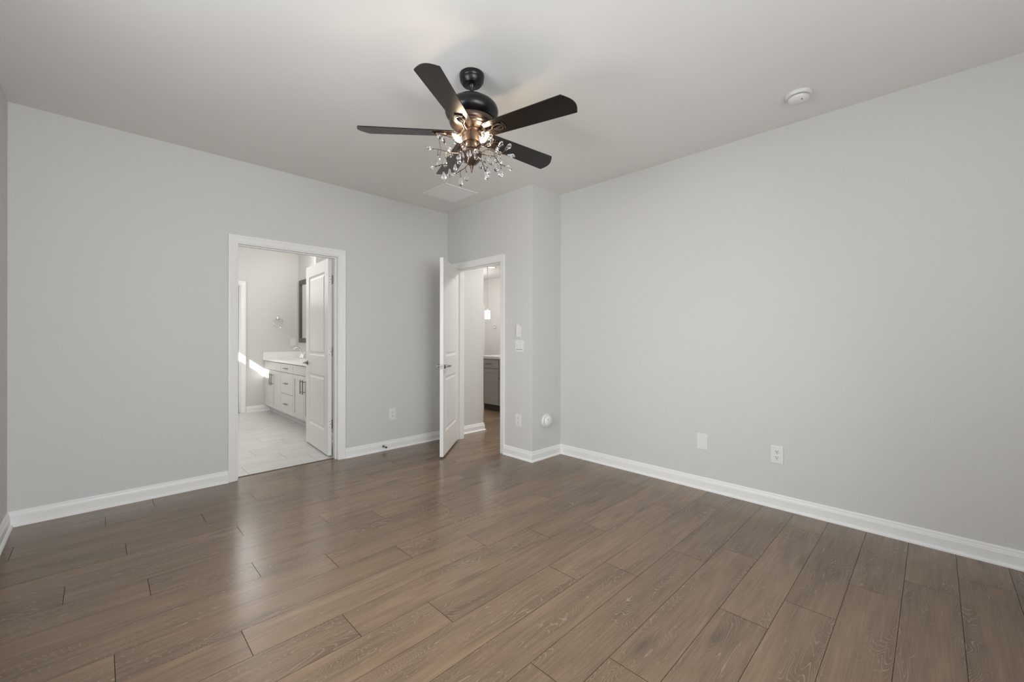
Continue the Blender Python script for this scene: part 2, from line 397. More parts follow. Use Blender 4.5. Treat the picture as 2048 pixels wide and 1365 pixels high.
wall('wall_hall_side', [((XW+TH, 2.75, 0), (KX, YR+TH, HC))], 'light grey wall on the other side of the hall')
wall('wall_kitchen', [((KX, 2.6, 0), (KX+TH, KY+TH, HC)), ((HX, KY, 0), (KX, KY+TH, HC))], 'light grey far wall of the kitchen')
wall('wall_bathroom_far', wall_y(BYF, BYF+TH, BXL-0.15, BXR+TH, [(CD[0]-J, CD[1]+J, 0, CD[2]+J)]), 'white-lit bathroom wall with the towel ring')
wall('wall_bathroom_right', [((BXR, YF+TH, 0), (BXR+TH, BYF, HC)), ((CLX, YF+TH, 0), (BXR, CLY, HC))], 'bathroom wall with the mirror and the closet block')
wall('wall_bathroom_left', wall_x(BXL-0.15, BXL, YF+TH, BYF, [BW]), 'bathroom wall with a small high window')
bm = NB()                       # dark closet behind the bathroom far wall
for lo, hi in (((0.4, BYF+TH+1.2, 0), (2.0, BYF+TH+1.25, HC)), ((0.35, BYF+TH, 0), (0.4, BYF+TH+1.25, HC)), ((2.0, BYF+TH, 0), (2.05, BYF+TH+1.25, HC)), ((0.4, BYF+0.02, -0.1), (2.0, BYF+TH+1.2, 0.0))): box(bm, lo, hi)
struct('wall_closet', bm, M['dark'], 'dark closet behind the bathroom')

# baseboards with shoe moulding
BB = [(0, 0), (0.028, 0), (0.0275, 0.007), (0.0235, 0.0135), (0.0175, 0.017), (0.0150, 0.018), (0.0150, 0.066), (0.0118, 0.0705), (0.0118, 0.074), (0.0085, 0.084), (0.0085, 0.090), (0.0045, 0.098), (0, 0.099)]
def baseboard(name, path, side, label):
    bm = NB(); sweep(bm, path, BB, side=side); return struct(name, bm, M['trim'], label)
CW = 0.071
baseboard('baseboard_far', [(BD[1]+CW, YF), (XE, YF), (XE, ED[1]+CW)], -1, 'white baseboard between the two doorways')
baseboard('baseboard_left', [(XL, YN), (XL, YF), (BD[0]-CW, YF)], -1, 'white baseboard along the wall before the bathroom doorway')
baseboard('baseboard_right', [(XE, ED[0]-CW), (XE, YR), (XW, YR), (XW, YN)], -1, 'white baseboard along the long plain wall and its return')
baseboard('baseboard_near', [(XL+0.03, YN), (XW-0.03, YN)], 1, 'white baseboard behind the camera')
baseboard('baseboard_hall', [(XE+TH+0.0, YF), (HX, YF), (HX, KY)], -1, 'white baseboard of the hall wall with a mitred corner')
baseboard('baseboard_bathroom', [(CD[1]+CW+0.006, BYF), (2.035, BYF)], -1, 'white baseboard beside the vanity')
baseboard('baseboard_closet', [(CLX, CLY-0.02), (CLX, YF+TH)], -1, 'baseboard behind the open bathroom door')

# door casings, jambs
CP = [(0, 0), (0.065, 0), (0.065, 0.017), (0.058, 0.018), (0.052, 0.0165), (0.046, 0.0165), (0.044, 0.0135), (0.030, 0.012), (0.018, 0.0105), (0.012, 0.0105), (0.008, 0.008), (0, 0.007)]
def casing(name, a, b, head, O, e1, parent):
    # e1 horizontal direction on the wall, e2 up; normal e1 x e2 faces the room
    bm = NB(); rv = 0.006
    sweep(bm, [(a-rv, 0), (a-rv, head+rv), (b+rv, head+rv), (b+rv, 0)], CP, O, e1, (0, 0, 1), 1)
    return link(name, bm, M['trim'], parent)
def jambs(lo, hi, axis, t0, t1, head, stop_at, parent, back=1):
    bm = NB(); e = 0.001
    def bx(u0, u1, v0, v1, z0, z1):
        if axis == 'x': box(bm, (u0, v0, z0), (u1, v1, z1))
        else: box(bm, (v0, u0, z0), (v1, u1, z1))
    bx(lo-J+e, lo, t0, t1, 0, head+J-e); bx(hi, hi+J-e, t0, t1, 0, head+J-e); bx(lo, hi, t0, t1, head, head+J-e)
    jo = link('jamb', bm, M['trim'], parent); bm = NB()
    s0, s1 = stop_at
    def bx2(u0, u1, z0, z1):
        if axis == 'x': box(bm, (u0, s0, z0), (u1, s1, z1), 0.002)
        else: box(bm, (s0, u0, z0), (s1, u1, z1), 0.002)
    bx2(lo, lo+0.011, 0, head); bx2(hi-0.011, hi, 0, head); bx2(lo+0.011, hi-0.011, head-0.011, head)
    link('stop_moulding', bm, M['trim'], parent)
    return jo

def lever(parent, x, z, yface, sgn, reach):
    """door lever on a face at y = yface, pointing out along sgn*Y, lever reaching along X by `reach`"""
    bm = NB()
    lathe(bm, [(0, 0), (0.027, 0), (0.027, 0.004), (0.024, 0.0075), (0.011, 0.009), (0.011, 0.036), (0, 0.036)], 24, Matrix.Translation((x, yface, z)) @ Matrix.Rotation(-math.pi/2*sgn, 4, 'X'))
    y = yface + sgn*0.040
    tube(bm, [(x-0.008*math.copysign(1, reach), y, z), (x+reach*0.15, y+sgn*0.004, z), (x+reach*0.6, y+sgn*0.006, z-0.002), (x+reach, y, z-0.001)], [0.011, 0.0105, 0.009, 0.008], 12, flat=0.75)
    return link('lever_handle', bm, M['nickel'], parent, True)

def door_leaf(parent, wdt, hgt, knob_z=0.915):
    """leaf in its own frame: hinge edge at x=0, leaf along +X, thickness 0..-0.035 in Y; two moulded panels on both faces"""
    T = 0.035; mgn = 0.118
    bm = NB()
    pans = [(mgn, wdt-mgn, 0.235, 0.805), (mgn, wdt-mgn, 1.01, hgt-0.125)]
    for yf, s in ((0.0, 1), (-T, -1)):
        xs = [0, mgn, wdt-mgn, wdt]; zs = [0, 0.235, 0.805, 1.01, hgt-0.125, hgt]
        g = [[bm.verts.new((x, yf, z)) for z in zs] for x in xs]
        for i in range(3):
            for k in range(5):
                if i == 1 and k in (1, 3): continue
                bm.faces.new((g[i][k], g[i+1][k], g[i+1][k+1], g[i][k+1]))
        for pi, (a, b, c, d) in enumerate(pans):
            k = 1 if pi == 0 else 3
            prev = [g[1][k], g[2][k], g[2][k+1], g[1][k+1]]
            for ins, dep in ((0.006, -0.004), (0.018, -0.008), (0.026, -0.0085), (0.044, -0.0025), (0.047, -0.0025)):
                ring = [bm.verts.new((x, yf+s*dep, z)) for x, z in ((a+ins, c+ins), (b-ins, c+ins), (b-ins, d-ins), (a+ins, d-ins))]
                for q in range(4): bm.faces.new((prev[q], prev[(q+1) % 4], ring[(q+1) % 4], ring[q]))
                prev = ring
            bm.faces.new(prev)
    per = [(0, 0), (wdt, 0), (wdt, hgt), (0, hgt)]
    bmesh.ops.remove_doubles(bm, verts=bm.verts[:], dist=1e-5)
    bm.verts.ensure_lookup_table()
    for (xa, za), (xb, zb) in zip(per, per[1:]+per[:1]):
        bm.faces.new([bm.verts.new((xa, 0, za)), bm.verts.new((xb, 0, zb)), bm.verts.new((xb, -T, zb)), bm.verts.new((xa, -T, za))])
    leaf = link('leaf', bm, M['door'], parent)
    lever(leaf, wdt-0.062, knob_z, 0.0, 1, -0.105); lever(leaf, wdt-0.062, knob_z, -T, -1, -0.105)
    bm = NB(); box(bm, (wdt-0.001, -T+0.006, knob_z-0.028), (wdt+0.0016, -0.006, knob_z+0.028), 0.0006)
    box(bm, (wdt, -T+0.011, knob_z-0.009), (wdt+0.009, -0.011, knob_z+0.009), 0.002)
    for dz in (-0.02, 0.02): cyl(bm, (wdt+0.001, -T/2, knob_z+dz), (wdt+0.0022, -T/2, knob_z+dz), 0.0035, 10)
    link('latch_plate', bm, M['nickel'], leaf)
    return leaf
def hinge(parent, z, px, py, T=0.035):
    """butt hinge: screwed plate on the leaf's hinge edge, barrel at the pin"""
    bm = NB(); h = 0.089
    box(bm, (-0.0016, -T+0.003, z-h/2), (0.0004, -0.001, z+h/2), 0.0006)
    old = set(bm.faces); cyl(bm, (px, py, z-h/2-0.002), (px, py, z+h/2+0.002), 0.0066, 14)
    for f in set(bm.faces) - old: f.material_index = 1
    old = set(bm.faces)
    for k, dz in enumerate((-0.03, 0.0, 0.03)): cyl(bm, (-0.0016, -T/2-(0.006 if k == 1 else -0.004), z+dz), (-0.0024, -T/2-(0.006 if k == 1 else -0.004), z+dz), 0.004, 10)
    for f in set(bm.faces) - old: f.material_index = 2
    return link('hinge', bm, [M['hinge'], M['nickel'], M['slot']], parent)

# --- bathroom door: opens into the bathroom, leaf stands almost square to the wall
d1 = tag(empty('door_1', (0, 0, 0)), 'white two-panel door standing open into the bathroom', None, None, 'structure')
casing('casing', BD[0], BD[1], BD[2], (0, YF, 0), (1, 0, 0), d1)
c2 = NB(); sweep(c2, [(BD[0]-0.006, 0), (BD[0]-0.006, BD[2]+0.006), (BD[1]+0.006, BD[2]+0.006), (BD[1]+0.006, 0)], [(u, -h) for u, h in CP], (0, YF+TH, 0), (1, 0, 0), (0, 0, 1), 1); link('casing', c2, M['trim'], d1)
jambs(BD[0], BD[1], 'x', YF, YF+TH, BD[2], (YF+0.036, YF+0.073), d1)
ang = math.atan2(0.997, 0.072)
leaf = door_leaf(d1, 0.813, 2.016)
leaf.matrix_basis = Matrix.Translation((1.690, 4.340, 0.018)) @ Matrix.Rotation(ang, 4, 'Z') @ Matrix.Translation((0, 0.035, 0))
for z in (0.318, 1.06, 1.80): hinge(leaf, z, -0.004, -0.040)

# --- bedroom door: opens into the room towards the camera, seen nearly edge-on
d2 = tag(empty('door_2', (0, 0, 0)), 'white bedroom door standing half open, seen nearly edge-on', None, None, 'structure')
casing('casing', -ED[1], -ED[0], ED[2], (XE, 0, 0), (0, -1, 0), d2)
c2 = NB(); sweep(c2, [(ED[0]-0.006, 0), (ED[0]-0.006, ED[2]+0.006), (ED[1]+0.006, ED[2]+0.006), (ED[1]+0.006, 0)], CP, (XE+TH, 0, 0), (0, 1, 0), (0, 0, 1), 1); link('casing', c2, M['trim'], d2)
jambs(ED[0], ED[1], 'y', XE, XE+TH, ED[2], (XE+0.042, XE+0.078), d2)
a2 = math.radians(221.4)
leaf2 = door_leaf(d2, 0.768, 2.016)    # mirrored so that the jamb-side face lies on local +Y
leaf2.matrix_basis = Matrix.Translation((3.020, 4.016, 0.018)) @ Matrix.Rotation(a2, 4, 'Z') @ Matrix.Diagonal((1, -1, 1, 1))
for z in (0.318, 1.06, 1.80): hinge(leaf2, z, -0.004, 0.004)

# --- closet doorway in the bathroom far wall (only its casing and a dark slit show)
d3 = tag(empty('door_3', (0, 0, 0)), 'white cased closet doorway at the end of the bathroom', None, None, 'structure')
casing('casing', CD[0], CD[1], CD[2], (0, BYF, 0), (1, 0, 0), d3)
jambs(CD[0], CD[1], 'x', BYF, BYF+TH, CD[2], (BYF+0.04, BYF+0.077), d3)

bm = NB(); box(bm, (CD[0]+0.003, BYF+0.079, 0.012), (CD[1]-0.026, BYF+0.112, CD[2]-0.004), 0.002); link('leaf', bm, M['door'], d3)

# --- windows
def window(name, a, b, z0, z1, at, axis, inward, label, nsash):
    """axis: direction the window runs along; wall face at `at`; inward = sign towards the room"""
    w = tag(empty(name, (0, 0, 0)), label, None, None, 'structure')
    bm = NB(); pg = NB()
    def bx(B, u0, u1, d0, d1, za, zb, bev=0.003):
        lo_d, hi_d = sorted((at-inward*d0, at-inward*d1))
        if axis == 'x': box(B, (u0, lo_d, za), (u1, hi_d, zb), bev)
        else: box(B, (lo_d, u0, za), (hi_d, u1, zb), bev)
    f = 0.04
    bx(bm, a, a+f, 0.05, 0.13, z0, z1); bx(bm, b-f, b, 0.05, 0.13, z0, z1); bx(bm, a+f, b-f, 0.05, 0.13, z0, z0+f); bx(bm, a+f, b-f, 0.05, 0.13, z1-f, z1)
    for k in range(1, nsash):
        u = a+(b-a)*k/nsash; bx(bm, u-0.05, u+0.05, 0.05, 0.13, z0+f, z1-f)
    if z1-z0 > 0.6: bx(bm, a+f, b-f, 0.07, 0.11, (z0+z1)/2-0.025, (z0+z1)/2+0.025)
    link('window_frame', bm, M['trim'], w)
    bx(pg, a+f, b-f, 0.088, 0.092, z0+f, z1-f, 0); link('pane', pg, M['pane'], w)
    bm = NB(); bx(bm, a-0.05, b+0.05, -0.03, 0.05, z0-0.025, z0-0.001); link('window_sill', bm, M['trim'], w)
    return w
window('window_1', WN[0], WN[1], WN[2], WN[3], YN, 'x', 1, 'twin white window behind the camera', 2)
window('window_2', WL[0], WL[1], WL[2], WL[3], XL, 'y', 1, 'twin white window beside the camera', 2)

# ------------------------------------------------------------------ wall plates
def plate(w, h, holes=True):
    bm = NB(); box(bm, (-w/2, -0.006, -h/2), (w/2, 0, h/2), 0.0025); return bm
def outlet(loc, rz, label):
    """frame: back at y=0 on the wall, front towards local -Y"""
    t = tag(empty('wall_outlet', loc, rz), label, 'outlet', 'duplex outlets around the bedroom')
    link('cover_plate', plate(0.080, 0.125), M['plastic'], t)
    for s in (-1, 1):
        bm = NB(); lathe(bm, [(0, 0), (0.0165, 0), (0.0165, 0.002), (0.0155, 0.0028), (0, 0.0028)], 24, Matrix.Translation((0, -0.006, s*0.020)) @ Matrix.Rotation(math.pi/2, 4, 'X'))
        r = link('receptacle', bm, M['plastic'], t)
        bm = NB()
        for dx in (-0.0065, 0.0065): box(bm, (dx-0.0013, -0.0094, s*0.020+0.000), (dx+0.0013, -0.0085, s*0.020+0.009))
        cyl(bm, (0, -0.0094, s*0.020-0.0065), (0, -0.0085, s*0.020-0.0065), 0.003, 10)
        link('slots', bm, M['slot'], r)
    return t
outlet((2.290, YF, 0.380), 0, 'white duplex outlet between the bathroom doorway and the bedroom door')
outlet((XE, 2.970, 0.385), -math.pi/2, 'white duplex outlet low under the light switch by the bedroom door')
outlet((XW, 0.795, 0.384), -math.pi/2, 'white duplex outlet on the long wall, next to the blank plate')
t = tag(empty('blank_plate', (XW, 1.320, 0.384), -math.pi/2), 'plain white blank cover plate low on the long wall', 'wall plate')
link('cover_plate', plate(0.086, 0.126), M['plastic'], t)
for z in (-0.03, 0.03):
    bm = NB(); cyl(bm, (0, -0.0068, z), (0, -0.0058, z), 0.0032, 10); link('screw', bm, M['trim'], t)
# double rocker switch and remote cradle by the bedroom door
def rocker(parent, dx, s):
    bm = NB()
    box(bm, (dx-0.0165, -0.0085, -0.0335), (dx+0.0165, -0.0058, 0.0335), 0.001)
    vs = box(bm, (dx-0.0145, -0.0115, -0.031), (dx+0.0145, -0.0075, 0.031), 0.001)
    return link('rocker', bm, M['plastic'], parent)
t = tag(empty('light_switch', (XE, 2.955, 1.140), -math.pi/2), 'white double rocker switch plate beside the bedroom door', 'light switch')
link('cover_plate', plate(0.122, 0.122), M['plastic'], t)
for dx in (-0.023, 0.023): rocker(t, dx, 1)
bm = NB()
box(bm, (-0.0405, -0.0075, -0.0365), (0.0405, -0.0059, -0.0340))
link('gap_line', bm, M['slot'], t)
t = tag(empty('fan_remote', (XE, 2.962, 1.292), -math.pi/2), 'slim white fan remote in a wall cradle above the light switch', 'remote control')
bm = NB(); box(bm, (-0.026, -0.010, -0.066), (0.026, 0, 0.052), 0.003); link('cradle', bm, M['plastic'], t)
bm = NB(); box(bm, (-0.021, -0.024, -0.060), (0.021, -0.0105, 0.070), 0.004); link('remote_body', bm, M['plastic'], t)
bm = NB()
for z in (0.040, 0.018, -0.004): lathe(bm, [(0, 0), (0.0075, 0), (0.0065, 0.0016), (0, 0.0016)], 16, Matrix.Translation((0, -0.0238, z)) @ Matrix.Rotation(math.pi/2, 4, 'X'))
link('buttons', bm, M['trim'], t)
# bathroom switch plate
t = tag(empty('bathroom_switch', (2.395, BYF, 1.140), 0), 'white switch plate over the vanity splash in the bathroom', 'light switch')
link('cover_plate', plate(0.086, 0.122), M['plastic'], t); rocker(t, 0, 1)

# detectors
def detector(name, loc, mtx, label, cat):
    t = tag(empty(name, loc), label, cat)
    bm = NB(); lathe(bm, [(0, 0), (0.070, 0), (0.071, 0.004), (0.071, 0.012), (0.067, 0.019), (0.055, 0.021), (0, 0.021)], 48, mtx); link('base', bm, M['plastic'], t, True)
    bm = NB(); lathe(bm, [(0.054, 0.021), (0.054, 0.024), (0, 0.024)], 48, mtx); link('vent_gap', bm, M['slot'], t)
    bm = NB(); lathe(bm, [(0, 0.024), (0.056, 0.024), (0.058, 0.028), (0.054, 0.038), (0.040, 0.047), (0.018, 0.051), (0, 0.0515)], 48, mtx); link('cover', bm, M['plastic'], t, True)
    bm = NB(); lathe(bm, [(0, 0.046), (0.005, 0.046), (0.004, 0.0495), (0, 0.050)], 16, mtx @ Matrix.Translation((-0.025, 0.022, 0))); link('test_button', bm, M['slot'], t)
    return t
detector('smoke_detector', (3.085, 0.592, HC), Matrix.Rotation(math.pi, 4, 'X'), 'round white smoke detector on the ceiling near the long wall', 'smoke detector')
detector('wall_alarm', (3.246, YR, 0.375), Matrix.Rotation(math.pi/2, 4, 'X'), 'round white domed alarm fixed low on the short return wall', 'alarm')

# ceiling return-air vent
t = tag(empty('air_vent', (2.612, 3.568, HC)), 'square white louvred air vent in the ceiling beyond the fan', 'air vent')
bm = NB(); w = 0.205; fr = 0.024
for lo, hi in (((-w, -w, -0.009), (w, -w+fr, 0)), ((-w, w-fr, -0.009), (w, w, 0)), ((-w, -w+fr, -0.009), (-w+fr, w-fr, 0)), ((w-fr, -w+fr, -0.009), (w, w-fr, 0))): box(bm, lo, hi, 0.002)
link('vent_frame', bm, M['trim'], t)
bm = NB(); n = 22
for k in range(n):
    y = -w+fr + (2*w-2*fr)*(k+0.5)/n
    vs = [bm.verts.new(p) for p in ((-w+fr, y-0.008, -0.001), (w-fr, y-0.008, -0.001), (w-fr, y+0.006, -0.007), (-w+fr, y+0.006, -0.007))]
    vb = [bm.verts.new(v.co + Vector((0, 0.0012, 0.001))) for v in vs]
    bm.faces.new(vs); bm.faces.new(vb[::-1])
    for q in range(4): bm.faces.new((vs[q], vb[q], vb[(q+1) % 4], vs[(q+1) % 4]))
link('louvers', bm, M['ceiling'], t)
# door stop on the baseboard
t = tag(empty('door_stop', (2.178, YF-0.015, 0.050)), 'small dark door stop screwed to the baseboard', 'door stop')
bm = NB(); lathe(bm, [(0, 0), (0.014, 0), (0.013, 0.004), (0.007, 0.008), (0.006, 0.060), (0, 0.060)], 16, Matrix.Rotation(math.pi/2, 4, 'X')); link('stem', bm, M['nickel'], t, True)
bm = NB(); lathe(bm, [(0, 0.058), (0.009, 0.058), (0.010, 0.064), (0.008, 0.072), (0, 0.073)], 16, Matrix.Rotation(math.pi/2, 4, 'X')); link('tip', bm, M['slot'], t, True)

# ------------------------------------------------------------------ bathroom furniture
VF = 1.955; VY0, VY1 = CLY+0.004, BYF-0.002
t = tag(empty('vanity_cabinet', (VF, VY0, 0)), 'pale grey bathroom vanity cabinet with bar pulls, under the white countertop', 'cabinet')
def lb(p): return (p[0]-VF, p[1]-VY0, p[2])
def vbox(bm, lo, hi, bev=0.0): box(bm, lb(lo), lb(hi), bev)
bm = NB(); vbox(bm, (VF+0.075, VY0, 0.100), (BXR-0.002, VY1, 0.842)); link('body', bm, M['vanity'], t)
bm = NB(); vbox(bm, (VF+0.085, VY0, 0.0), (BXR-0.02, VY1, 0.100)); vbox(bm, (VF+0.076, VY0, 0.0), (VF+0.085, VY1, 0.022)); link('toe_kick', bm, M['vanity'], t)
def pull(parent, c, length, vertical):
    bm = NB(); x = c[0]-0.032
    if vertical: a, b = (x, c[1], c[2]-length/2), (x, c[1], c[2]+length/2); posts = [(c[1], c[2]-length*0.36), (c[1], c[2]+length*0.36)]
    else: a, b = (x, c[1]-length/2, c[2]), (x, c[1]+length/2, c[2]); posts = [(c[1]-length*0.36, c[2]), (c[1]+length*0.36, c[2])]
    cyl(bm, a, b, 0.006, 12)
    for y, z in posts: cyl(bm, (c[0], y, z), (x, y, z), 0.0048, 10)
    return link('pull', bm, M['nickel'], parent, True)
def front(parent, name, y0, y1, z0, z1, m, shaker, x=0.0):
    """flat or framed cabinet front lying on local x = 0..0.019, looking to -X"""
    g = 0.0030; bm = NB(); y0 += g; y1 -= g; z0 += g; z1 -= g
    if not shaker: box(bm, (x, y0, z0), (x+0.019, y1, z1), 0.0012)
    else:
        r = 0.057
        box(bm, (x, y0, z0), (x+0.019, y0+r, z1), 0.001); box(bm, (x, y1-r, z0), (x+0.019, y1, z1), 0.001)
        box(bm, (x, y0+r, z0), (x+0.019, y1-r, z0+r), 0.001); box(bm, (x, y0+r, z1-r), (x+0.019, y1-r, z1), 0.001)
        box(bm, (x+0.0095, y0+r-0.002, z0+r-0.002), (x+0.016, y1-r+0.002, z1-r+0.002))
    return link(name, bm, m, parent)
s1, s2 = 6.965-VY0, 6.410-VY0; e0, e1 = 0.0, VY1-VY0
zt, zm, zd, zb = 0.832, 0.700, 0.388, 0.098
front(t, 'false_front', s1, e1, zm, zt, M['vanity'], False)
front(t, 'false_front', e0, s2, zm, zt, M['vanity'], False)
for z0, z1 in ((zm, zt), (zd, zm), (zb, zd)):
    d = front(t, 'drawer', s2, s1, z0, z1, M['vanity'], False); pull(d, (0, (s1+s2)/2, (z0+z1)/2), 0.14, False)
mL, mR = (s1+e1)/2, (e0+s2)/2
for y0, y1, py in ((mL, e1, mL+0.045), (s1, mL, mL-0.045), (mR, s2, mR+0.045), (e0, mR, mR-0.045)):
    d = front(t, 'cabinet_door', y0, y1, zb, zm, M['vanity'], True); pull(d, (0, py, 0.555), 0.19, True)

t = tag(empty('vanity_countertop', (VF, VY0, 0.842)), 'white bathroom countertop with raised splash on the vanity cabinet', 'countertop')
bm = NB(); box(bm, (-0.028, 0, 0), (BXR-VF-0.001, VY1-VY0, 0.033), 0.003); link('slab', bm, M['quartz'], t)
bm = NB(); box(bm, (BXR-VF-0.020, 0, 0.033), (BXR-VF-0.001, VY1-VY0, 0.135), 0.002); link('backsplash', bm, M['quartz'], t)
bm = NB(); box(bm, (-0.026, VY1-VY0-0.020, 0.033), (BXR-VF-0.020, VY1-VY0-0.0005, 0.135), 0.002); link('side_splash', bm, M['quartz'], t)
bm = NB()
lathe(bm, [(0.17, 0.0), (0.172, 0.003), (0.165, 0.004), (0.160, 0.0005), (0, 0.0004)], 40, Matrix.Translation((0.27, 7.41-VY0, 0.033)) @ Matrix.Diagonal((0.8, 1.15, 1, 1))); link('sink_rim', bm, M['quartz'], t, True)

t = tag(empty('faucet', (2.402, 7.40, 0.8755)), 'chrome bathroom faucet with arched spout on the white countertop', 'faucet')
bm = NB(); box(bm, (-0.028, -0.080, 0), (0.028, 0.080, 0.012), 0.005); link('base', bm, M['chrome'], t, True)
bm = NB(); tube(bm, [(0, 0, 0.01), (0, 0, 0.07), (-0.012, 0, 0.125), (-0.045, 0, 0.165), (-0.085, 0, 0.180), (-0.120, 0, 0.168), (-0.135, 0, 0.145)], [0.017, 0.014, 0.012, 0.011, 0.011, 0.011, 0.013], 14); link('spout', bm, M['chrome'], t, True)
for s in (-1, 1):
    bm = NB(); lathe(bm, [(0, 0.01), (0.022, 0.01), (0.018, 0.03), (0.011, 0.045), (0.012, 0.062), (0, 0.066)], 20, Matrix.Translation((0, s*0.055, 0)))
    tube(bm, [(0, s*0.055, 0.058), (0.012, s*0.070, 0.085), (0.022, s*0.082, 0.105)], [0.007, 0.006, 0.005], 10); link('tap_handle', bm, M['chrome'], t, True)

t = tag(empty('vanity_mirror', (BXR, 7.73, 1.131)), 'tall bathroom mirror in a charcoal frame above the vanity', 'mirror')
mw, mh, fw = 0.80, 1.07, 0.078
bm = NB(); sweep(bm, [(0, 0), (0, mh), (mw, mh), (mw, 0), (0, 0)][:4], [(0, 0), (0, 0.030), (fw, 0.030), (fw, 0.0)], (0, 0, 0), (0, -1, 0), (0, 0, 1), -1)
box(bm, (-0.030, -mw+fw, 0), (0, -fw, fw)); box(bm, (-0.030, -fw, 0), (0, 0, 0.002)); link('mirror_frame', bm, M['frame'], t)
bm = NB(); box(bm, (-0.014, -mw+fw, fw), (-0.006, -fw, mh-fw)); link('mirror_glass', bm, M['mirror'], t)

t = tag(empty('towel_ring', (2.155, BYF, 1.545)), 'round chrome towel ring on the bathroom wall by the vanity', 'towel ring')
bm = NB(); lathe(bm, [(0, 0), (0.026, 0), (0.026, 0.006), (0.014, 0.012), (0.011, 0.050), (0.015, 0.055), (0.013, 0.064), (0, 0.066)], 20, Matrix.Rotation(math.pi/2, 4, 'X')); link('post', bm, M['chrome'], t, True)
bm = NB(); tube(bm, [(0.080*math.sin(a), -0.052, -0.080+0.080*math.cos(a)-0.004) for a in [2*math.pi*k/40 for k in range(40)]], 0.0052, 10, True); link('ring', bm, M['chrome'], t, True)

# ------------------------------------------------------------------ kitchen beyond the hall
KF = 4.655
def kunit(y0, y1, label):
    t = tag(empty('base_cabinet', (KF, y0, 0)), label, 'cabinet', 'grey base cabinets of the kitchen island')
    bm = NB(); box(bm, (0.020, 0.0, 0.100), (0.95, y1-y0, 0.869)); link('body', bm, M['grey'], t)
    bm = NB(); box(bm, (0.085, 0, 0), (0.90, y1-y0, 0.100)); link('toe_kick', bm, M['frame'], t)
    d = front(t, 'drawer', 0.004, y1-y0-0.004, 0.712, 0.858, M['grey'], False); pull(d, (0, (y1-y0)/2, 0.785), 0.15, False)
    d = front(t, 'cabinet_door', 0.004, y1-y0-0.004, 0.104, 0.700, M['grey'], True); pull(d, (0, y1-y0-0.035, 0.60), 0.15, True)
    return t
kunit(5.020, 5.480, 'grey kitchen island cabinet with drawer, seen through the bedroom doorway')
kunit(4.555, 5.015, 'grey kitchen island cabinet mostly hidden behind the bedroom door casing')
t = tag(empty('island_countertop', (KF, 4.53, 0.869)), 'white kitchen island countertop over the grey cabinets', 'countertop')
bm = NB(); box(bm, (-0.030, 0, 0), (1.05, 1.03, 0.041), 0.003); link('slab', bm, M['quartz'], t)
t = tag(empty('pendant_lamp', (5.150, 5.860, HC)), 'lit white pendant lamp on a thin rod above the island', 'pendant lamp')
bm = NB(); lathe(bm, [(0, 0), (0.06, 0), (0.058, -0.018), (0.02, -0.026), (0, -0.026)], 28); link('ceiling_rose', bm, M['nickel'], t, True)
bm = NB(); cyl(bm, (0, 0, -0.02), (0, 0, -1.0), 0.006, 10); lathe(bm, [(0, -0.94), (0.016, -0.955), (0.020, -1.020), (0, -1.020)], 16); cyl(bm, (0, 0, -0.41), (0, 0, -0.43), 0.009, 10); link('rod', bm, M['hinge'], t, True)
bm = NB(); lathe(bm, [(0.016, -1.018), (0.045, -1.020), (0.048, -1.027), (0.048, -1.170), (0.045, -1.174), (0.041, -1.170), (0.041, -1.027), (0.016, -1.025)], 32); link('lamp_shade', bm, M['shade'], t, True)
t = tag(empty('recessed_light', (6.03, 6.73, HC)), 'round recessed ceiling light glowing beyond the bedroom door head', 'ceiling light')
bm = NB(); lathe(bm, [(0.070, 0.0), (0.092, 0.0), (0.090, -0.006), (0.072, -0.007), (0.070, -0.0005)], 36); link('trim_ring', bm, M['trim'], t, True)
bm = NB(); lathe(bm, [(0, -0.004), (0.0695, -0.004), (0.0695, -0.001), (0, -0.001)], 36); link('diffuser', bm, M['lamp'], t)
t = tag(empty('thermostat', (KX, 7.946, 1.508)), 'small white thermostat on the kitchen wall below the pendant lamp', 'thermostat')
bm = NB(); box(bm, (-0.022, -0.042, -0.048), (0, 0.042, 0.048), 0.006); link('case', bm, M['plastic'], t)
bm = NB(); box(bm, (-0.0232, -0.026, -0.004), (-0.0215, 0.026, 0.028), 0.001); link('display', bm, mat('grey_display', (0.35, 0.37, 0.36), 0.2), t)
d4 = tag(empty('door_4', (0, 0, 0)), 'white cased doorway on the kitchen wall behind the pendant lamp', None, None, 'structure')
bm = NB(); sweep(bm, [(-9.14, 0), (-9.14, 2.04), (-8.40, 2.04), (-8.40, 0)], CP, (KX, 0, 0), (0, -1, 0), (0, 0, 1), 1)
link('casing', bm, M['trim'], d4)
bm = NB(); box(bm, (KX-0.006, 8.402, 0.01), (KX-0.001, 9.138, 2.038)); link('leaf', bm, M['door'], d4)
baseboard('baseboard_kitchen', [(KX, 3.0), (KX, 8.30)], 1, 'white baseboard of the kitchen wall')

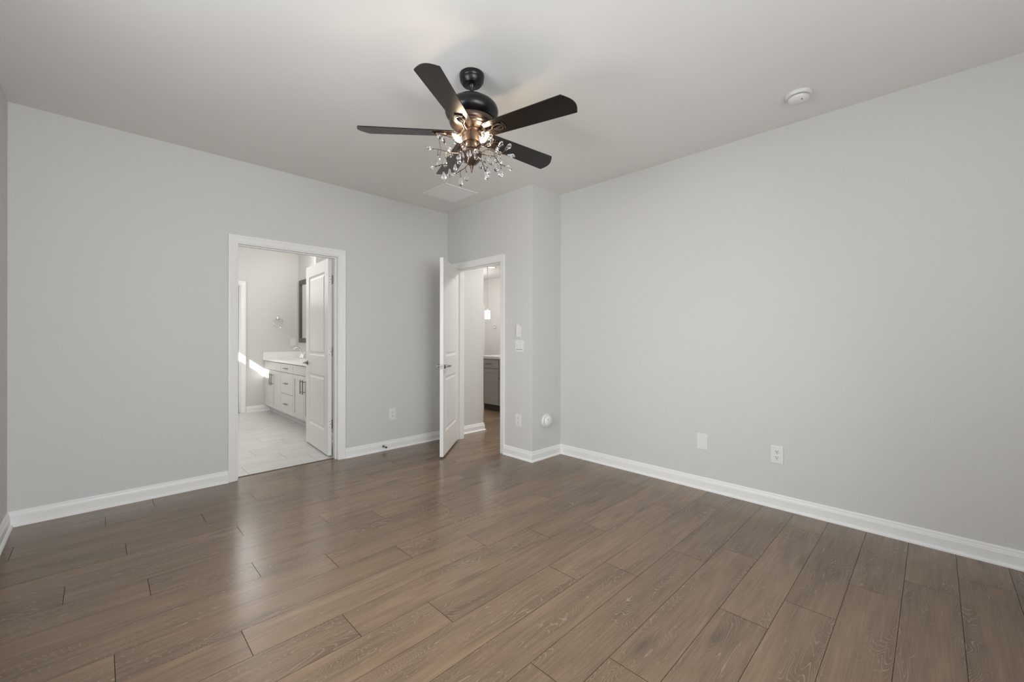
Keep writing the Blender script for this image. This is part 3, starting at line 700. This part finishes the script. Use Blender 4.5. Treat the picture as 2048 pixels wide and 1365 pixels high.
# ------------------------------------------------------------------ ceiling fan
FX, FY = 1.525, 1.875
fan = tag(empty('ceiling_fan', (FX, FY, HC)), 'black five-blade ceiling fan with lit bulbs and crystal branches', 'ceiling fan')
def fz(z): return z - HC
def flathe(name, prof, m, parent=fan, n=56):
    bm = NB(); lathe(bm, [(r, fz(z)) for r, z in prof], n); return link(name, bm, m, parent, True)
flathe('canopy', [(0, 2.743), (0.0705, 2.743), (0.0715, 2.735), (0.070, 2.722), (0.0665, 2.716), (0.069, 2.712), (0.067, 2.702), (0.058, 2.690), (0.053, 2.684), (0.020, 2.682), (0, 2.682)], M['black'])
flathe('downrod', [(0, 2.690), (0.021, 2.690), (0.022, 2.682), (0.018, 2.672), (0.0118, 2.664), (0.0118, 2.590), (0, 2.590)], M['black'], n=24)
flathe('motor_housing', [(0, 2.604), (0.030, 2.604), (0.034, 2.598), (0.094, 2.596), (0.101, 2.590), (0.101, 2.583), (0.112, 2.580), (0.132, 2.570), (0.147, 2.553), (0.153, 2.533), (0.1525, 2.520), (0.147, 2.505), (0.137, 2.493), (0.124, 2.486), (0.112, 2.483), (0, 2.483)], M['black'])
flathe('rotor_hub', [(0, 2.484), (0.116, 2.484), (0.119, 2.480), (0.127, 2.475), (0.129, 2.465), (0.124, 2.453), (0.114, 2.448), (0.113, 2.443), (0.102, 2.438), (0.100, 2.432), (0.086, 2.425), (0.070, 2.420), (0, 2.420)], M['bronze'])
flathe('switch_collar', [(0, 2.421), (0.060, 2.421), (0.060, 2.414), (0.0425, 2.412), (0.0425, 2.364), (0.047, 2.362), (0.047, 2.354), (0.040, 2.350), (0, 2.350)], M['bronze'])
fit = flathe('light_fitter', [(0, 2.351), (0.036, 2.351), (0.044, 2.340), (0.047, 2.325), (0.044, 2.312), (0.034, 2.304), (0.050, 2.300), (0.058, 2.292), (0.058, 2.276), (0.052, 2.258), (0.040, 2.240), (0.024, 2.226), (0.012, 2.220), (0.009, 2.214), (0.0095, 2.206), (0.005, 2.196), (0.0045, 2.186), (0.0, 2.176)], M['bronze'])
ZB = 2.402
def blade_bm(R=0.625, r0=0.100):
    bm = NB(); T = 0.0055; w0, w1 = 0.112, 0.142
    out = [(r0, -w0/2*0.86), (r0+0.02, -w0/2)]
    for k in range(9):
        u = k/8; out.append((r0+0.02 + (R-0.035-r0-0.02)*u, -(w0+(w1-w0)*u)/2))
    N = 12
    for k in range(1, N):
        u = k/N; v = -w1/2 + w1*u
        out.append((R-0.035 + 0.032*u + 0.030*math.sin(math.pi*u), v))
    for k in range(9):
        u = 1-k/8; out.append((r0+0.02 + (R-0.003-r0-0.02)*u, (w0+(w1-w0)*u)/2))
    out.append((r0, w0/2*0.86))
    a = [bm.verts.new((x, y, T/2)) for x, y in out]; b = [bm.verts.new((x, y, -T/2)) for x, y in out]
    bm.faces.new(a); bm.faces.new(b[::-1])
    for k in range(len(out)): bm.faces.new((a[k], b[k], b[(k+1) % len(out)], a[(k+1) % len(out)]))
    bmesh.ops.remove_doubles(bm, verts=bm.verts[:], dist=1e-5)
    return bm
def iron_bm():
    bm = NB()
    # curved arm from the hub to the blade, flattened, then an open oval loop with a leaf crest
    tube(bm, [(0.050, 0, 0.010), (0.072, 0, -0.004), (0.095, 0, -0.016), (0.125, 0, -0.014), (0.150, 0, -0.008)], [0.010, 0.010, 0.009, 0.008, 0.007], 10)
    loop = [(0.178+0.034*math.cos(a), 0.021*math.sin(a)*(1.0+0.25*math.cos(a)), -0.0075) for a in [2*math.pi*k/28 for k in range(28)]]
    tube(bm, loop, 0.0048, 8, True)
    tube(bm, [(0.150, 0, -0.008), (0.170, 0.004, -0.009), (0.190, 0.000, -0.009), (0.205, 0.0, -0.008)], [0.004, 0.0065, 0.0065, 0.003], 8)
    for k in range(5):
        a = math.radians(-52+26*k); c = (0.210+0.012*math.cos(a), 0.026*math.sin(a), -0.0068)
        lathe(bm, [(0, -0.0045), (0.0038, -0.003), (0.0050, 0.0), (0.0038, 0.003), (0, 0.0045)], 10, Matrix.Translation(c))
    for x, y in ((0.155, 0.024), (0.155, -0.024), (0.118, 0.0)): lathe(bm, [(0, -0.005), (0.004, -0.0045), (0.0055, -0.002), (0, -0.002)], 10, Matrix.Translation((x, y, 0)))
    return bm
PH = 140.0; PITCH = math.radians(-12)
b0 = link('blade', blade_bm(), M['blade'], fan); b0.rotation_mode = 'XYZ'
i0 = link('blade_iron', iron_bm(), M['bronze'], b0, True)
blades = [b0]
for k in range(1, 5):
    b = b0.copy(); COL.objects.link(b); b.parent = fan
    i = i0.copy(); COL.objects.link(i); i.parent = b; blades.append(b)
for k, b in enumerate(blades):
    a = math.radians(PH + 72*k)
    b.matrix_basis = Matrix.Translation((0, 0, fz(ZB))) @ Matrix.Rotation(a, 4, 'Z') @ Matrix.Rotation(PITCH, 4, 'X')
# bulbs on short sockets, tilted up and outwards
def bulb(az):
    R = Matrix.Translation((0, 0, fz(2.326))) @ Matrix.Rotation(math.radians(az), 4, 'Z') @ Matrix.Translation((0.040, 0, 0)) @ Matrix.Rotation(math.radians(58), 4, 'Y')
    bm = NB(); lathe(bm, [(0, -0.006), (0.010, -0.006), (0.012, 0.0), (0.0125, 0.024), (0.0105, 0.028), (0, 0.028)], 18, R); s = link('socket', bm, M['bronze'], fit, True)
    bm = NB(); lathe(bm, [(0, 0.028), (0.008, 0.029), (0.013, 0.040), (0.0155, 0.052), (0.014, 0.066), (0.009, 0.080), (0.004, 0.090), (0, 0.094)], 18, R); link('bulb', bm, M['bulb'], fan, True)
for az in (45, 165, 285): bulb(az)
# crystal branches: each is a wire stem with side twigs, a faceted drop on every end.
# points are millimetres from the fan axis along the camera's (right, up, forward), worked out from image pixels at chosen depths
rc = random.Random(11)
RV = Vector((0.711, -0.703, 0)); FV = Vector((0.703, 0.711, 0))
def bp3(p): return RV*(p[0]/1000) + FV*(p[2]/1000) + Vector((0, 0, fz(2.282 + p[1]/1000)))
bm = NB(); lathe(bm, [(0, 0), (0.0036, 0.0022), (0.0072, 0.013), (0.0116, 0.028), (0.0124, 0.034), (0.0092, 0.0425), (0.0040, 0.0470), (0, 0.0478)], 8)
proto = link('crystal', bm, M['crystal']); proto_used = False
def put_crystal(parent, p, d, s):
    global proto_used
    c = proto if not proto_used else proto.copy()
    if proto_used: COL.objects.link(c)
    proto_used = True
    c.parent = parent
    q = Vector(d).normalized().to_track_quat('Z', 'Y')
    c.matrix_basis = Matrix.Translation(p) @ q.to_matrix().to_4x4() @ Matrix.Rotation(rc.random()*6.28, 4, 'Z') @ Matrix.Scale(s, 4)
def smooth(pts, n=4):
    P = [pts[0]] + pts + [pts[-1]]; out = []
    for i in range(1, len(P)-2):
        for k in range(n):
            t = k/n; a, b, c, d = P[i-1], P[i], P[i+1], P[i+2]
            out.append(0.5*((2*b) + (c-a)*t + (2*a-5*b+4*c-d)*t*t + (3*b-a-3*c+d)*t**3))
    return out + [pts[-1]]
def branch(stem, twigs, tip=1.0):
    """stem: points; twigs: (start point, end point, hang, size): hang 0 = drop in line with the twig, 1 = drop hangs down"""
    bm = NB(); st = smooth([bp3(p) for p in stem]); n = len(st)
    tube(bm, st, [0.0030 - 0.0012*k/(n-1) for k in range(n)], 7)
    cr = []
    if tip > 0: cr.append((st[-1], st[-1]-st[-2], tip))
    for a, e, hang, sz in twigs:
        A, E_ = bp3(a), bp3(e); mid = (A+E_)/2 + Vector((0, 0, 0.006 if hang else -0.003)) + RV*rc.uniform(-0.005, 0.005)
        tw = smooth([A, mid, E_], 3); tube(bm, tw, 0.0016, 6)
        lathe(bm, [(0, -0.0035), (0.0034, -0.002), (0.0036, 0.003), (0, 0.0045)], 6, Matrix.Translation(E_))
        d = (tw[-1]-tw[-2]).normalized(); cr.append((E_, Vector((0, 0, -1)) + d*0.25 if hang else d, sz))
    lathe(bm, [(0, -0.0035), (0.0036, -0.002), (0.0038, 0.003), (0, 0.0045)], 6, Matrix.Translation(st[-1]))
    br = link('crystal_branch', bm, M['twig'], fan, True)
    for p, d, s in cr: put_crystal(br, p, d, s)
branch([(-45, 10, -10), (-94, -3, -25), (-169, 8, -45), (-207, 11, -55)],
       [((-169, 8, -45), (-178, 56, -50), 0, 0.85), ((-169, 8, -45), (-178, -39, -50), 1, 1.0), ((-140, 1, -38), (-148, 43, -40), 0, 1.1), ((-140, 1, -38), (-143, -44, -60), 1, 1.1), ((-186, 9, -50), (-198, 13, 20), 0, 0.9)])
branch([(-42, -6, -30), (-83, -58, -70), (-120, -90, -95), (-163, -101, -105), (-189, -113, -110)],
       [((-120, -90, -95), (-113, -120, -100), 1, 1.1), ((-151, -98, -102), (-145, -137, -104), 1, 1.1), ((-96, -74, -85), (-108, -29, -80), 0, 0.95), ((-83, -58, -70), (-86, -75, -60), 1, 0.9)], 0.8)
branch([(-8, -14, -52), (-17, -107, -110), (-49, -148, -140), (-71, -167, -150)],
       [((-43, -142, -135), (-47, -181, -138), 1, 1.05), ((-19, -110, -112), (-17, -147, -118), 1, 1.05), ((-14, -76, -85), (-29, -65, -105), 0, 0.9)], 0.6)
branch([(48, 10, 0), (92, 39, 10), (131, 37, 15), (167, 17, 20), (204, 10, 22)],
       [((131, 37, 15), (149, 49, 12), 0, 0.95), ((167, 17, 20), (191, 30, 10), 0, 1.05), ((167, 17, 20), (165, -11, 20), 1, 0.85), ((113, 39, 12), (115, 53, -20), 0, 0.95), ((131, 37, 15), (141, 24, 60), 1, 0.9)])
branch([(46, -2, -25), (90, -28, -60), (131, -41, -75), (152, -68, -85), (167, -89, -90), (192, -103, -95)],
       [((167, -89, -90), (171, -117, -92), 1, 1.05), ((152, -68, -85), (146, -73, -70), 1, 1.1), ((112, -34, -70), (115, -59, -95), 1, 0.95), ((131, -41, -75), (139, -28, -90), 0, 0.8)])
branch([(22, -16, -46), (59, -72, -100), (78, -117, -125), (87, -150, -135)],
       [((78, -117, -125), (98, -127, -130), 1, 0.85), ((59, -72, -100), (63, -87, -120), 1, 1.0), ((69, -93, -112), (84, -86, -100), 1, 1.0)], 1.1)
branch([(-34, 16, 36), (-75, 73, 95), (-104, 84, 140), (-128, 81, 165)],
       [((-75, 73, 95), (-96, 107, 110), 0, 0.95), ((-104, 84, 140), (-93, 51, 145), 1, 1.0), ((-62, 62, 80), (-54, 44, 105), 1, 1.0)])
branch([(36, 16, 34), (73, 75, 100), (98, 91, 145), (128, 91, 165)],
       [((73, 75, 100), (63, 59, 120), 1, 1.0), ((98, 91, 145), (110, 121, 150), 0, 0.95), ((98, 91, 145), (93, 59, 150), 1, 1.0), ((115, 90, 158), (130, 59, 150), 1, 0.9)])
branch([(-30, 18, -40), (-50, 8, -70), (-54, 36, -78), (-45, 67, -78)],
       [((-54, 34, -78), (-42, 8, -95), 0, 1.05), ((-50, 8, -70), (-62, -24, -85), 1, 1.0)])
branch([(32, 18, -36), (51, 16, -62), (64, 33, -70), (68, 54, -72)],
       [((58, 26, -66), (90, 54, -60), 0, 1.0), ((51, 16, -62), (81, 16, -75), 0, 0.8), ((43, 9, -52), (35, -20, -90), 1, 1.05)])
branch([(0, 14, -52), (8, -8, -84), (21, -21, -104)],
       [((8, -8, -84), (-2, -15, -108), 1, 1.05)], 1.1)
